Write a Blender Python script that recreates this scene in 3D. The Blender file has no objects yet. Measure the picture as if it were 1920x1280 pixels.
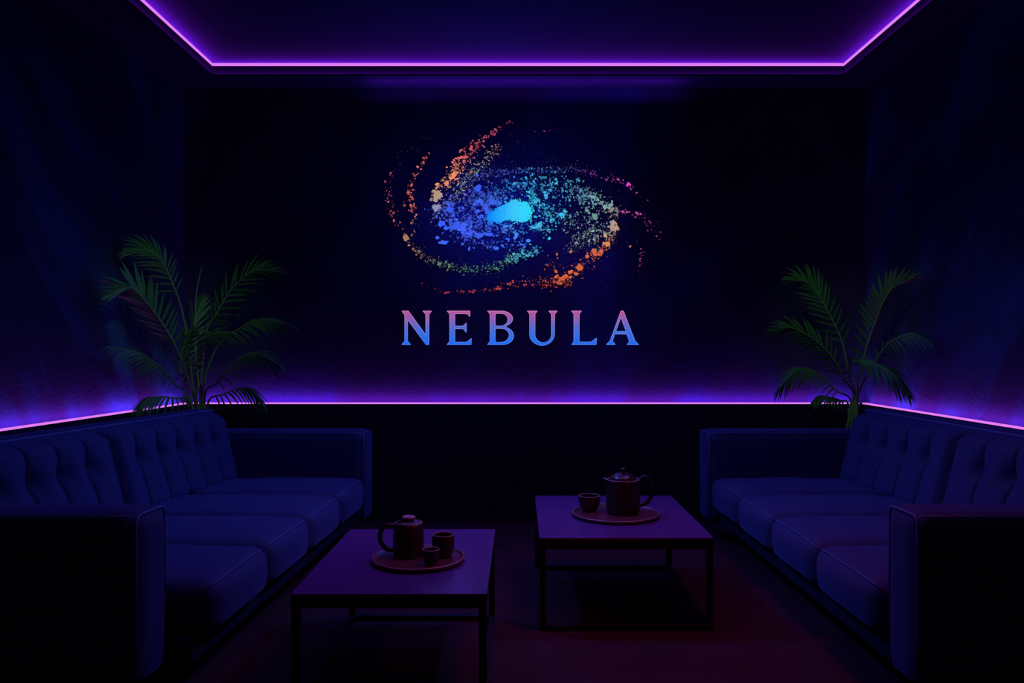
import bpy, bmesh, math, random
from mathutils import Vector, Matrix, noise
from mathutils.geometry import tessellate_polygon
random.seed(7)
R = math.radians
C = bpy.context.scene.collection
sc = bpy.context.scene
sc.view_settings.view_transform = 'Standard'
sc.view_settings.look = 'None'
sc.cycles.use_denoising = True
sc.cycles.max_bounces = 8
sc.cycles.sample_clamp_indirect = 2.0

EYE = 1.25
F = 1450.0
def at(px, py, Y):
    """point at depth Y seen at pixel (px, py) of the 1920x1280 frame"""
    return Vector(((px - 972.0) / F * Y, Y, EYE - (py - 648.0) / F * Y))

def srgb(r, g, b):
    def f(c):
        c /= 255.0
        return c / 12.92 if c <= 0.04045 else ((c + 0.055) / 1.055) ** 2.4
    return (f(r), f(g), f(b), 1.0)

# ------------------------------------------------------------------ materials
def mat(name, col, rough=0.6, metal=0.0, noise_scale=30.0, bump=0.0, bump_dist=0.01, var=0.25, spec=0.5, sheen=0.0, sheen_col=None):
    m = bpy.data.materials.new(name); m.use_nodes = True
    nt = m.node_tree; b = nt.nodes['Principled BSDF']
    tc = nt.nodes.new('ShaderNodeTexCoord')
    n = nt.nodes.new('ShaderNodeTexNoise'); n.inputs['Scale'].default_value = noise_scale; n.inputs['Detail'].default_value = 5
    nt.links.new(tc.outputs['Object'], n.inputs['Vector'])
    mx = nt.nodes.new('ShaderNodeMix'); mx.data_type = 'RGBA'
    mx.inputs['A'].default_value = (col[0]*(1-var), col[1]*(1-var), col[2]*(1-var), 1)
    mx.inputs['B'].default_value = (col[0]*(1+var), col[1]*(1+var), col[2]*(1+var), 1)
    nt.links.new(n.outputs['Fac'], mx.inputs['Factor'])
    nt.links.new(mx.outputs['Result'], b.inputs['Base Color'])
    b.inputs['Roughness'].default_value = rough
    b.inputs['Metallic'].default_value = metal
    b.inputs['Specular IOR Level'].default_value = spec
    if sheen:
        b.inputs['Sheen Weight'].default_value = sheen
        b.inputs['Sheen Roughness'].default_value = 0.45
        if sheen_col: b.inputs['Sheen Tint'].default_value = (*sheen_col, 1)
    if bump:
        bp = nt.nodes.new('ShaderNodeBump'); bp.inputs['Strength'].default_value = bump; bp.inputs['Distance'].default_value = bump_dist
        nt.links.new(n.outputs['Fac'], bp.inputs['Height']); nt.links.new(bp.outputs['Normal'], b.inputs['Normal'])
    return m

def emit_mat(name, col, strength=1.0):
    m = bpy.data.materials.new(name); m.use_nodes = True
    nt = m.node_tree; nt.nodes.clear()
    e = nt.nodes.new('ShaderNodeEmission'); e.inputs['Color'].default_value = col; e.inputs['Strength'].default_value = strength
    o = nt.nodes.new('ShaderNodeOutputMaterial'); nt.links.new(e.outputs[0], o.inputs['Surface'])
    return m

def attr_emit_mat(name, attr, strength=1.0):
    m = bpy.data.materials.new(name); m.use_nodes = True
    nt = m.node_tree; nt.nodes.clear()
    a = nt.nodes.new('ShaderNodeAttribute'); a.attribute_name = attr
    e = nt.nodes.new('ShaderNodeEmission'); e.inputs['Strength'].default_value = strength
    o = nt.nodes.new('ShaderNodeOutputMaterial')
    nt.links.new(a.outputs['Color'], e.inputs['Color']); nt.links.new(e.outputs[0], o.inputs['Surface'])
    return m

def ramp_emit_mat(name, z0, z1, stops, strength=1.0):
    m = bpy.data.materials.new(name); m.use_nodes = True
    nt = m.node_tree; nt.nodes.clear()
    g = nt.nodes.new('ShaderNodeNewGeometry'); s = nt.nodes.new('ShaderNodeSeparateXYZ')
    mr = nt.nodes.new('ShaderNodeMapRange'); mr.inputs['From Min'].default_value = z0; mr.inputs['From Max'].default_value = z1
    cr = nt.nodes.new('ShaderNodeValToRGB')
    while len(cr.color_ramp.elements) < len(stops): cr.color_ramp.elements.new(0.5)
    for e, (p, c) in zip(cr.color_ramp.elements, stops): e.position = p; e.color = c
    em = nt.nodes.new('ShaderNodeEmission'); em.inputs['Strength'].default_value = strength
    o = nt.nodes.new('ShaderNodeOutputMaterial')
    L = nt.links.new
    L(g.outputs['Position'], s.inputs[0]); L(s.outputs['Z'], mr.inputs['Value']); L(mr.outputs['Result'], cr.inputs['Fac'])
    L(cr.outputs['Color'], em.inputs['Color']); L(em.outputs[0], o.inputs['Surface'])
    return m

def wall_mat(name, base, wisp, red, rot=(0, 0, 0), scale=(1, 1, 1), lo=0.45, hi=0.8, seed=0.0):
    """dark plaster painted with smoky blue wisps"""
    m = bpy.data.materials.new(name); m.use_nodes = True
    nt = m.node_tree; b = nt.nodes['Principled BSDF']; L = nt.links.new
    tc = nt.nodes.new('ShaderNodeTexCoord'); mp = nt.nodes.new('ShaderNodeMapping')
    mp.inputs['Scale'].default_value = scale; mp.inputs['Location'].default_value = (seed, seed*0.7, seed*1.3)
    mr = nt.nodes.new('ShaderNodeMapping'); mr.inputs['Rotation'].default_value = rot
    L(tc.outputs['Object'], mr.inputs['Vector']); L(mr.outputs[0], mp.inputs['Vector'])
    n = nt.nodes.new('ShaderNodeTexNoise'); n.inputs['Scale'].default_value = 1.0; n.inputs['Detail'].default_value = 4; n.inputs['Distortion'].default_value = 0.6
    n.inputs['Roughness'].default_value = 0.55
    L(mp.outputs[0], n.inputs['Vector'])
    cr = nt.nodes.new('ShaderNodeValToRGB')
    cr.color_ramp.elements[0].position = lo; cr.color_ramp.elements[0].color = (*base, 1)
    cr.color_ramp.elements[1].position = hi; cr.color_ramp.elements[1].color = (*wisp, 1)
    L(n.outputs['Fac'], cr.inputs['Fac'])
    n2 = nt.nodes.new('ShaderNodeTexNoise'); n2.inputs['Scale'].default_value = 0.8; n2.inputs['Detail'].default_value = 3; n2.inputs['Distortion'].default_value = 0.5
    mp2 = nt.nodes.new('ShaderNodeMapping'); mp2.inputs['Location'].default_value = (seed+5.2, 3.1, 7.7); mp2.inputs['Scale'].default_value = scale
    L(mr.outputs[0], mp2.inputs['Vector']); L(mp2.outputs[0], n2.inputs['Vector'])
    cr2 = nt.nodes.new('ShaderNodeValToRGB'); cr2.color_ramp.elements[0].position = 0.62; cr2.color_ramp.elements[1].position = 0.8
    L(n2.outputs['Fac'], cr2.inputs['Fac'])
    mx = nt.nodes.new('ShaderNodeMix'); mx.data_type = 'RGBA'; mx.inputs['B'].default_value = (*red, 1)
    L(cr2.outputs['Color'], mx.inputs['Factor']); L(cr.outputs['Color'], mx.inputs['A'])
    L(mx.outputs['Result'], b.inputs['Base Color'])
    b.inputs['Roughness'].default_value = 0.85; b.inputs['Specular IOR Level'].default_value = 0.15
    n3 = nt.nodes.new('ShaderNodeTexNoise'); n3.inputs['Scale'].default_value = 26; n3.inputs['Detail'].default_value = 6; n3.inputs['Roughness'].default_value = 0.65
    L(tc.outputs['Object'], n3.inputs['Vector'])
    bp = nt.nodes.new('ShaderNodeBump'); bp.inputs['Strength'].default_value = 0.5; bp.inputs['Distance'].default_value = 0.02
    L(n3.outputs['Fac'], bp.inputs['Height']); L(bp.outputs['Normal'], b.inputs['Normal'])
    return m

def table_mat(name, c1, c2, rough):
    m = bpy.data.materials.new(name); m.use_nodes = True
    nt = m.node_tree; b = nt.nodes['Principled BSDF']; L = nt.links.new
    tc = nt.nodes.new('ShaderNodeTexCoord'); mp = nt.nodes.new('ShaderNodeMapping'); mp.inputs['Scale'].default_value = (3, 40, 3)
    n = nt.nodes.new('ShaderNodeTexNoise'); n.inputs['Scale'].default_value = 3; n.inputs['Detail'].default_value = 6
    mx = nt.nodes.new('ShaderNodeMix'); mx.data_type = 'RGBA'; mx.inputs['A'].default_value = (*c1, 1); mx.inputs['B'].default_value = (*c2, 1)
    L(tc.outputs['Object'], mp.inputs[0]); L(mp.outputs[0], n.inputs['Vector']); L(n.outputs['Fac'], mx.inputs['Factor']); L(mx.outputs['Result'], b.inputs['Base Color'])
    b.inputs['Roughness'].default_value = rough
    return m

STRIP = (0.80, 0.21, 0.94, 1)
M = {}
M['wall_side'] = wall_mat('smoky blue plaster', (0.012, 0.011, 0.040), (0.010, 0.070, 0.140), (0.022, 0.008, 0.036), rot=(R(-30), 0, 0), scale=(1.0, 2.1, 0.65), lo=0.49, hi=0.72, seed=2.0)
M['wall_side_r'] = wall_mat('smoky blue plaster right', (0.012, 0.011, 0.040), (0.010, 0.070, 0.140), (0.022, 0.008, 0.036), rot=(R(-30), 0, 0), scale=(1.0, 2.1, 0.65), lo=0.49, hi=0.72, seed=5.3)
M['wall_back'] = wall_mat('dark indigo plaster', (0.011, 0.007, 0.032), (0.010, 0.020, 0.085), (0.03, 0.008, 0.04), rot=(0, R(-30), 0), scale=(1.3, 1, 0.6), lo=0.46, hi=0.75, seed=1.0)
M['ceiling'] = mat('matte indigo ceiling paint', (0.035, 0.02, 0.10), 0.9, noise_scale=3, var=0.15, spec=0.1)
M['soffit'] = mat('matte dark soffit paint', (0.015, 0.009, 0.046), 0.9, noise_scale=6, var=0.2, spec=0.1)
M['fascia'] = mat('shaded fascia black', (0.0035, 0.0018, 0.010), 0.9, noise_scale=6, var=0.2, spec=0.05)  # shade on the fascia put into a near-black colour
M['wainscot'] = mat('near black panel paint', (0.010, 0.008, 0.020), 0.8, noise_scale=12, var=0.2, spec=0.2)
M['floor'] = mat('dark floor', (0.044, 0.008, 0.018), 0.7, noise_scale=4, bump=0.05, var=0.35, spec=0.15)
M['strip'] = emit_mat('violet light strip', STRIP, 1.0)
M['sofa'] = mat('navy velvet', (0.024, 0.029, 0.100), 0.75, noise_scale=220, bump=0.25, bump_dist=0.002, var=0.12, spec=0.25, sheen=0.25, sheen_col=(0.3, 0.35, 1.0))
M['sofa_shaded'] = mat('navy velvet shaded', (0.016, 0.023, 0.082), 0.75, noise_scale=220, bump=0.25, bump_dist=0.002, var=0.12, spec=0.25, sheen=0.2, sheen_col=(0.3, 0.35, 1.0))  # velvet darkened in colour to stand in for weaker light on the arms
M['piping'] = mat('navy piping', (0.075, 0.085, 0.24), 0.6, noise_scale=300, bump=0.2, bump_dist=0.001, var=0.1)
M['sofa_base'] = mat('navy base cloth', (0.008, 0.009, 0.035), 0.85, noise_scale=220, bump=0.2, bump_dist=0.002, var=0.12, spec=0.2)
M['button'] = mat('navy button', (0.010, 0.012, 0.060), 0.7, noise_scale=200, var=0.1)
M['black'] = mat('black metal', (0.008, 0.007, 0.010), 0.5, noise_scale=60, var=0.2, spec=0.3)
M['tabletop'] = table_mat('dark wood table top', (0.068, 0.018, 0.130), (0.095, 0.026, 0.165), 0.27)
M['tray'] = table_mat('reddish wooden tray', (0.050, 0.010, 0.020), (0.15, 0.028, 0.035), 0.35)
M['clay'] = mat('dark red clay', (0.040, 0.011, 0.013), 0.27, noise_scale=90, bump=0.1, bump_dist=0.001, var=0.25)
M['edge_highlight'] = mat('pale edge highlight', (0.42, 0.20, 0.22), 0.4, noise_scale=90, var=0.25)  # highlights on rims and jug knob put into a pale colour
M['clay_in'] = mat('cup inside', (0.03, 0.014, 0.014), 0.6, noise_scale=90, var=0.25)
M['leaf'] = mat('palm leaflet', (0.030, 0.095, 0.026), 0.5, noise_scale=18, var=0.35, spec=0.35)
M['stalk'] = mat('palm stalk', (0.11, 0.17, 0.05), 0.5, noise_scale=30, var=0.3)
M['pot'] = mat('black plant pot', (0.012, 0.011, 0.014), 0.5, noise_scale=30, var=0.2)
M['soil'] = mat('potting soil', (0.015, 0.010, 0.008), 0.95, noise_scale=60, bump=0.8, var=0.5)

# ------------------------------------------------------------------ object helpers
def link(name, me, m, parent=None, smooth=False):
    o = bpy.data.objects.new(name, me); C.objects.link(o)
    if m is not None: me.materials.append(m)
    if smooth:
        for p in me.polygons: p.use_smooth = True
    if parent is not None: o.parent = parent
    return o

def from_bm(name, bm, m, parent=None, smooth=False, origin=None, fix=True):
    """world-space bmesh -> object whose origin is the parent's location (or `origin`)"""
    if fix: bmesh.ops.recalc_face_normals(bm, faces=bm.faces[:])
    org = Vector(origin) if origin is not None else (parent_world(parent) if parent is not None else Vector((0, 0, 0)))
    for v in bm.verts: v.co -= org
    me = bpy.data.meshes.new(name); bm.to_mesh(me); bm.free()
    o = link(name, me, m, parent, smooth)
    if parent is None: o.location = org
    return o

def parent_world(p):
    l = Vector((0, 0, 0))
    while p is not None:
        l += p.location; p = p.parent
    return l

def empty(name, loc, label, cat, group=None):
    o = bpy.data.objects.new(name, None); C.objects.link(o); o.location = loc
    o.empty_display_size = 0.1
    o['label'] = label; o['category'] = cat
    if group: o['group'] = group
    return o

def tag(o, label, cat, group=None):
    o['label'] = label; o['category'] = cat
    if group: o['group'] = group
    return o

def struct(o, label=None):
    o['kind'] = 'structure'
    if label: o['label'] = label
    return o

def hexa(bm, pts):
    """8 points: bottom 4 (ccw), top 4"""
    v = [bm.verts.new(p) for p in pts]
    for f in ((0, 3, 2, 1), (4, 5, 6, 7), (0, 1, 5, 4), (1, 2, 6, 5), (2, 3, 7, 6), (3, 0, 4, 7)):
        bm.faces.new([v[i] for i in f])
    return v

def box(bm, x0, x1, y0, y1, z0, z1):
    return hexa(bm, [(x0, y0, z0), (x1, y0, z0), (x1, y1, z0), (x0, y1, z0), (x0, y0, z1), (x1, y0, z1), (x1, y1, z1), (x0, y1, z1)])

def bevel_all(bm, w, seg=2):
    bmesh.ops.bevel(bm, geom=bm.edges[:], offset=w, segments=seg, affect='EDGES', profile=0.5)

def rounded_box(a, b, r, n=(10, 10, 8), fn=None):
    """box from a to b with corners rounded by r; fn maps each local point to the world"""
    a, b = Vector(a), Vector(b); bm = bmesh.new(); ids = {}
    def coords(lo, hi, k, r):
        r = min(r, (hi - lo) / 2 * 0.98)
        q = 5
        c = [lo + r * (1 - math.cos(i / q * math.pi / 2)) for i in range(q)]
        inner = [lo + r + (hi - lo - 2 * r) * i / k for i in range(k + 1)]
        return c + inner + [lo + hi - x for x in reversed(c)], r
    rr = []; cs = []
    for i in range(3):
        c, q = coords(a[i], b[i], n[i], r); cs.append(c); rr.append(q)
    rmin = min(rr)
    def P(i, j, k):
        key = (i, j, k)
        if key not in ids:
            p = Vector((cs[0][i], cs[1][j], cs[2][k]))
            q = Vector([min(max(p[t], a[t] + rmin), b[t] - rmin) for t in range(3)])
            d = p - q
            if d.length > 1e-9:
                # cube shell -> rounded
                p = q + d.normalized() * rmin if sum(1 for t in range(3) if abs(d[t]) > 1e-9) > 1 else p
            ids[key] = bm.verts.new(fn(p) if fn else p)
        return ids[key]
    nx, ny, nz = len(cs[0]), len(cs[1]), len(cs[2])
    def quad(*k):
        vs = [P(*q) for q in k]
        try: bm.faces.new(vs)
        except ValueError: pass
    for i in range(nx - 1):
        for j in range(ny - 1):
            for k in (0, nz - 1): quad((i, j, k), (i+1, j, k), (i+1, j+1, k), (i, j+1, k))
    for i in range(nx - 1):
        for k in range(nz - 1):
            for j in (0, ny - 1): quad((i, j, k), (i+1, j, k), (i+1, j, k+1), (i, j, k+1))
    for j in range(ny - 1):
        for k in range(nz - 1):
            for i in (0, nx - 1): quad((i, j, k), (i, j+1, k), (i, j+1, k+1), (i, j, k+1))
    return bm

def tube(bm, pts, rad, seg=8, closed=False, caps=True):
    pts = [Vector(p) for p in pts]; n = len(pts)
    rads = rad if isinstance(rad, (list, tuple)) else [rad] * n
    rings = []; up = None
    for i in range(n):
        if closed: t = pts[(i + 1) % n] - pts[i - 1]
        else: t = pts[min(i + 1, n - 1)] - pts[max(i - 1, 0)]
        t.normalize()
        if up is None:
            up = Vector((0, 0, 1)) if abs(t.z) < 0.9 else Vector((1, 0, 0))
        s = t.cross(up)
        if s.length < 1e-6: s = t.cross(Vector((0.3, 1, 0.2)))
        s.normalize(); up = s.cross(t).normalized()
        rings.append([bm.verts.new(pts[i] + (s * math.cos(2*math.pi*k/seg) + up * math.sin(2*math.pi*k/seg)) * rads[i]) for k in range(seg)])
    for i in range(n if closed else n - 1):
        A, B = rings[i], rings[(i + 1) % n]
        for k in range(seg): bm.faces.new((A[k], A[(k+1) % seg], B[(k+1) % seg], B[k]))
    if caps and not closed:
        bm.faces.new(rings[0][::-1]); bm.faces.new(rings[-1])

def spline(P, n):
    """Catmull-Rom through P"""
    P = [Vector(p) for p in P]; Q = [2 * P[0] - P[1]] + P + [2 * P[-1] - P[-2]]; out = []
    m = len(P) - 1
    for i in range(n + 1):
        t = i / n * m; k = min(int(t), m - 1); u = t - k
        a, b, c, d = Q[k], Q[k+1], Q[k+2], Q[k+3]
        out.append(0.5 * ((2*b) + (c - a)*u + (2*a - 5*b + 4*c - d)*u*u + (3*b - a - 3*c + d)*u**3))
    return out

def lathe(bm, prof, c=(0, 0, 0), seg=48):
    c = Vector(c); rings = []
    for r, z in prof:
        if r < 1e-6: rings.append([bm.verts.new(c + Vector((0, 0, z)))])
        else: rings.append([bm.verts.new(c + Vector((r*math.cos(2*math.pi*k/seg), r*math.sin(2*math.pi*k/seg), z))) for k in range(seg)])
    for A, B in zip(rings, rings[1:]):
        for k in range(seg):
            k2 = (k + 1) % seg
            if len(A) == 1 and len(B) == 1: continue
            if len(A) == 1: bm.faces.new((A[0], B[k2], B[k]))
            elif len(B) == 1: bm.faces.new((A[k], A[k2], B[0]))
            else: bm.faces.new((A[k], A[k2], B[k2], B[k]))
    return rings

# ------------------------------------------------------------------ room
YB = 5.56; WT = 0.055; TOP = 3.185; SOF = 3.10; LED = 0.845
def xl(Y): return -2.41 - 0.0843 * (4.89 - Y)          # face of the left panel
def xr(Y): return 2.465 + 0.025 * (4.81 - Y)           # face of the right panel
YR = -1.2
bm = bmesh.new(); box(bm, -3.3, 3.0, YR - 0.2, YB + 0.2, -0.1, 0.0)
struct(from_bm('floor', bm, M['floor']))
bm = bmesh.new(); box(bm, -3.3, 3.0, YR - 0.2, YB + 0.2, TOP, TOP + 0.1)
struct(from_bm('ceiling', bm, M['ceiling']))
bm = bmesh.new(); box(bm, -2.6, 2.7, YB, YB + 0.15, 0, TOP)
struct(from_bm('wall_back', bm, M['wall_back']))
bm = bmesh.new(); box(bm, -3.2, 2.9, YR - 0.15, YR, 0, TOP)
struct(from_bm('wall_front', bm, M['wall_back']))
def slab(f, s, off0, off1, y0, y1, z0, z1):
    bm = bmesh.new()
    a0, a1 = f(y0) + s * off0, f(y0) + s * off1
    b0, b1 = f(y1) + s * off0, f(y1) + s * off1
    hexa(bm, [(a0, y0, z0), (a1, y0, z0), (b1, y1, z0), (b0, y1, z0), (a0, y0, z1), (a1, y0, z1), (b1, y1, z1), (b0, y1, z1)])
    return bm
struct(from_bm('wall_left', slab(xl, -1, WT, WT + 0.15, YR, YB, 0, TOP), M['wall_side']))
struct(from_bm('wall_right', slab(xr, 1, WT, WT + 0.15, YR, YB, 0, TOP), M['wall_side_r']))
# raised lower panels below the light ledge
bm = bmesh.new(); box(bm, xl(YB) , xr(YB), YB - WT, YB, 0, LED - 0.009)
struct(from_bm('trim_1', bm, M['wainscot']), 'dark panel below the light ledge of the back wall')
struct(from_bm('trim_2', slab(xl, -1, 0, WT, YR, YB, 0, LED - 0.009), M['wainscot']), 'dark panel below the light ledge of the left wall')
struct(from_bm('trim_3', slab(xr, 1, 0, WT, YR, YB, 0, LED - 0.009), M['wainscot']), 'dark panel below the light ledge of the right wall')
# dropped ceiling border
FX0, FX1, FY0, FY1 = -2.10, 2.232, 0.4, 5.30
bm = bmesh.new()
box(bm, -2.5, 2.6, FY1, YB, SOF, TOP)
box(bm, -3.1, 2.8, YR, FY0, SOF, TOP)
hexa(bm, [(xl(FY0) - WT, FY0, SOF), (FX0, FY0, SOF), (FX0, FY1, SOF), (xl(FY1) - WT, FY1, SOF), (xl(FY0) - WT, FY0, TOP), (FX0, FY0, TOP), (FX0, FY1, TOP), (xl(FY1) - WT, FY1, TOP)])
hexa(bm, [(FX1, FY0, SOF), (xr(FY0) + WT, FY0, SOF), (xr(FY1) + WT, FY1, SOF), (FX1, FY1, SOF), (FX1, FY0, TOP), (xr(FY0) + WT, FY0, TOP), (xr(FY1) + WT, FY1, TOP), (FX1, FY1, TOP)])
struct(from_bm('trim_4', bm, M['soffit']), 'dropped border around the ceiling recess')

bm = bmesh.new()  # thin added boards, coloured dark to keep the fascia in shade
for a in ((FX0, FX1, FY1 - 0.003, FY1), (FX0, FX0 + 0.003, FY0, FY1), (FX1 - 0.003, FX1, FY0, FY1), (FX0, FX1, FY0, FY0 + 0.003)):
    box(bm, *a, SOF, TOP - 0.0195)
struct(from_bm('trim_5', bm, M['fascia']), 'added fascia board below the ceiling light strip, shade put into its black')

# ------------------------------------------------------------------ light strips
def ring_strip():
    bm = bmesh.new(); p = 0.005; z0 = TOP - 0.019; z1 = TOP
    for a in ((FX0, FX1, FY1 - p, FY1), (FX0, FX0 + p, FY0, FY1 - p), (FX1 - p, FX1, FY0, FY1 - p), (FX0 + p, FX1 - p, FY0, FY0 + p)):
        box(bm, *a, z0, z1)
    return bm
tag(from_bm('light_strip', ring_strip(), M['strip'], origin=(0, FY1, TOP)), 'glowing violet light strip running round the ceiling recess', 'light strip')
bm = bmesh.new(); box(bm, xl(YB) + 0.02, xr(YB) - 0.02, YB - WT, YB - WT + 0.030, LED - 0.009, LED)
tag(from_bm('light_strip', bm, M['strip'], origin=(0, YB - WT, LED)), 'glowing violet light strip along the ledge below the lettering', 'light strip', 'wall ledge light strips')
tag(from_bm('light_strip', slab(xl, -1, 0, 0.030, YR, YB - WT, LED - 0.009, LED), M['strip'], origin=(xl(4), 4, LED)), 'glowing violet light strip on the wall behind the sofa at the two-cup table', 'light strip', 'wall ledge light strips')
tag(from_bm('light_strip', slab(xr, 1, 0, 0.030, YR, YB - WT, LED - 0.009, LED), M['strip'], origin=(xr(4), 4, LED)), 'glowing violet light strip on the wall behind the sofa at the one-cup table', 'light strip', 'wall ledge light strips')

def area(name, loc, normal, sx, sy, power, col, xdir=None, spread=180):
    l = bpy.data.lights.new(name, 'AREA'); l.shape = 'RECTANGLE'; l.size = sx; l.size_y = sy; l.energy = power; l.color = col; l.spread = R(spread)
    o = bpy.data.objects.new(name, l); C.objects.link(o); o.location = loc
    z = -Vector(normal).normalized(); x = Vector(xdir or (1, 0, 0)).normalized(); y = z.cross(x).normalized(); x = y.cross(z)
    o.rotation_euler = Matrix((x, y, z)).transposed().to_euler()
    return o
LC = (0.46, 0.05, 1.0)
# LED strips shine up the walls from the ledge
wl = xr(YB) - xl(YB) - 0.06
area('ledge_lamp', ((xl(YB) + xr(YB)) / 2, YB - WT + 0.004, LED + 0.004), (0, 0.88, 0.47), wl, 0.006, 17.0, LC)
def side_lamp(f, s, y0, y1, p):
    a = Vector((f(y0) + s * 0.004, y0, LED + 0.004)); b = Vector((f(y1) + s * 0.004, y1, LED + 0.004))
    d = (b - a); q = Vector((d.y, -d.x, 0)).normalized() * s
    area('ledge_lamp', (a + b) / 2, q * 0.88 + Vector((0, 0, 0.47)), d.length, 0.006, p, LC, d)
side_lamp(xl, -1, 0.2, YB - 0.06, 16.0)
side_lamp(xr, 1, 0.2, YB - 0.06, 16.0)
# ceiling recess strips shine up on the ceiling
CC = (0.46, 0.025, 1.0)
for dz, p in ((0.03, 2.4), (0.08, 6.0)):
    area('cove_lamp', ((FX0 + FX1) / 2, FY1 - 0.014, TOP - dz), (0, -0.12, 1), FX1 - FX0 - 0.04, 0.004, p, CC)
    area('cove_lamp', (FX0 + 0.014, (FY0 + FY1) / 2, TOP - dz), (0.12, 0, 1), FY1 - FY0 - 0.04, 0.004, p, CC, (0, 1, 0))
    area('cove_lamp', (FX1 - 0.014, (FY0 + FY1) / 2, TOP - dz), (-0.12, 0, 1), FY1 - FY0 - 0.04, 0.004, p, CC, (0, 1, 0))
# unseen light added to wash the underside of the dropped border
area('soffit_wash', (0.05, FY1 + 0.12, SOF - 0.10), (0, 0.1, 1), 2.2, 0.02, 3.0, (0.30, 0.04, 1.0))
# unseen overhead lights added to brighten sofas, tables and floor
area('blue_overhead_fill', (0.05, 4.1, TOP - 0.02), (0, 0.0, -1), 3.2, 0.4, 7.0, (0.09, 0.17, 1.0), spread=130)
area('blue_side_fill', (1.40, 4.15, TOP - 0.03), (-0.72, -0.10, -0.70), 0.35, 0.3, 11.0, (0.09, 0.18, 1.0), (0, 1, 0), spread=62)  # side pair added to reach the sofa backs
area('blue_side_fill', (-1.35, 4.15, TOP - 0.03), (0.72, -0.10, -0.70), 0.35, 0.3, 11.0, (0.09, 0.18, 1.0), (0, 1, 0), spread=62)
area('violet_overhead_fill', (0.05, 3.0, TOP - 0.02), (0, 0, -1), 3.0, 0.6, 6.0, (0.36, 0.06, 1.0), spread=140)
area('red_overhead_fill', (0.95, 2.9, TOP - 0.02), (-0.08, -0.05, -1), 0.6, 0.6, 4.5, (1.0, 0.05, 0.05), spread=95)
def spot(loc, tgt, p, col, size):
    l = bpy.data.lights.new('fill_spot', 'SPOT'); l.energy = p; l.color = col; l.spot_size = R(size); l.spot_blend = 1.0; l.shadow_soft_size = 0.04
    o = bpy.data.objects.new('fill_spot', l); C.objects.link(o); o.location = loc
    o.rotation_euler = (Vector(tgt) - o.location).to_track_quat('-Z', 'Y').to_euler()
spot((-0.9, 2.7, 3.05), (-2.12, 4.9, 1.55), 75, (0.40, 1.0, 0.50), 26)  # unseen green-tinted spots added to bring out the palm leaves
spot((1.1, 2.7, 3.05), (2.1, 5.0, 1.50), 75, (0.45, 1.0, 0.42), 24)
# unseen warm spot added for orange highlights on the tea things
spot((2.0, 1.9, 2.0), (0.06, 3.35, 0.48), 30, (1.0, 0.15, 0.05), 30)
# unseen point lights added off the wall for the galaxy's halo
def halo(x, y, off, p, col):
    l = bpy.data.lights.new('halo_fill', 'POINT'); l.energy = p; l.color = col; l.shadow_soft_size = 0.0
    o = bpy.data.objects.new('halo_fill', l); C.objects.link(o); q = at(x, y, YB); o.location = (q.x, YB - off, q.z)
halo(955, 400, 0.26, 12, (0.03, 0.08, 1.0))
halo(870, 410, 0.25, 6, (0.05, 0.06, 1.0))
halo(1090, 470, 0.35, 2.2, (0.35, 0.08, 1.0))
halo(870, 600, 0.35, 1.0, (0.14, 0.05, 1.0))
halo(1080, 600, 0.35, 1.0, (0.14, 0.05, 1.0))

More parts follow.
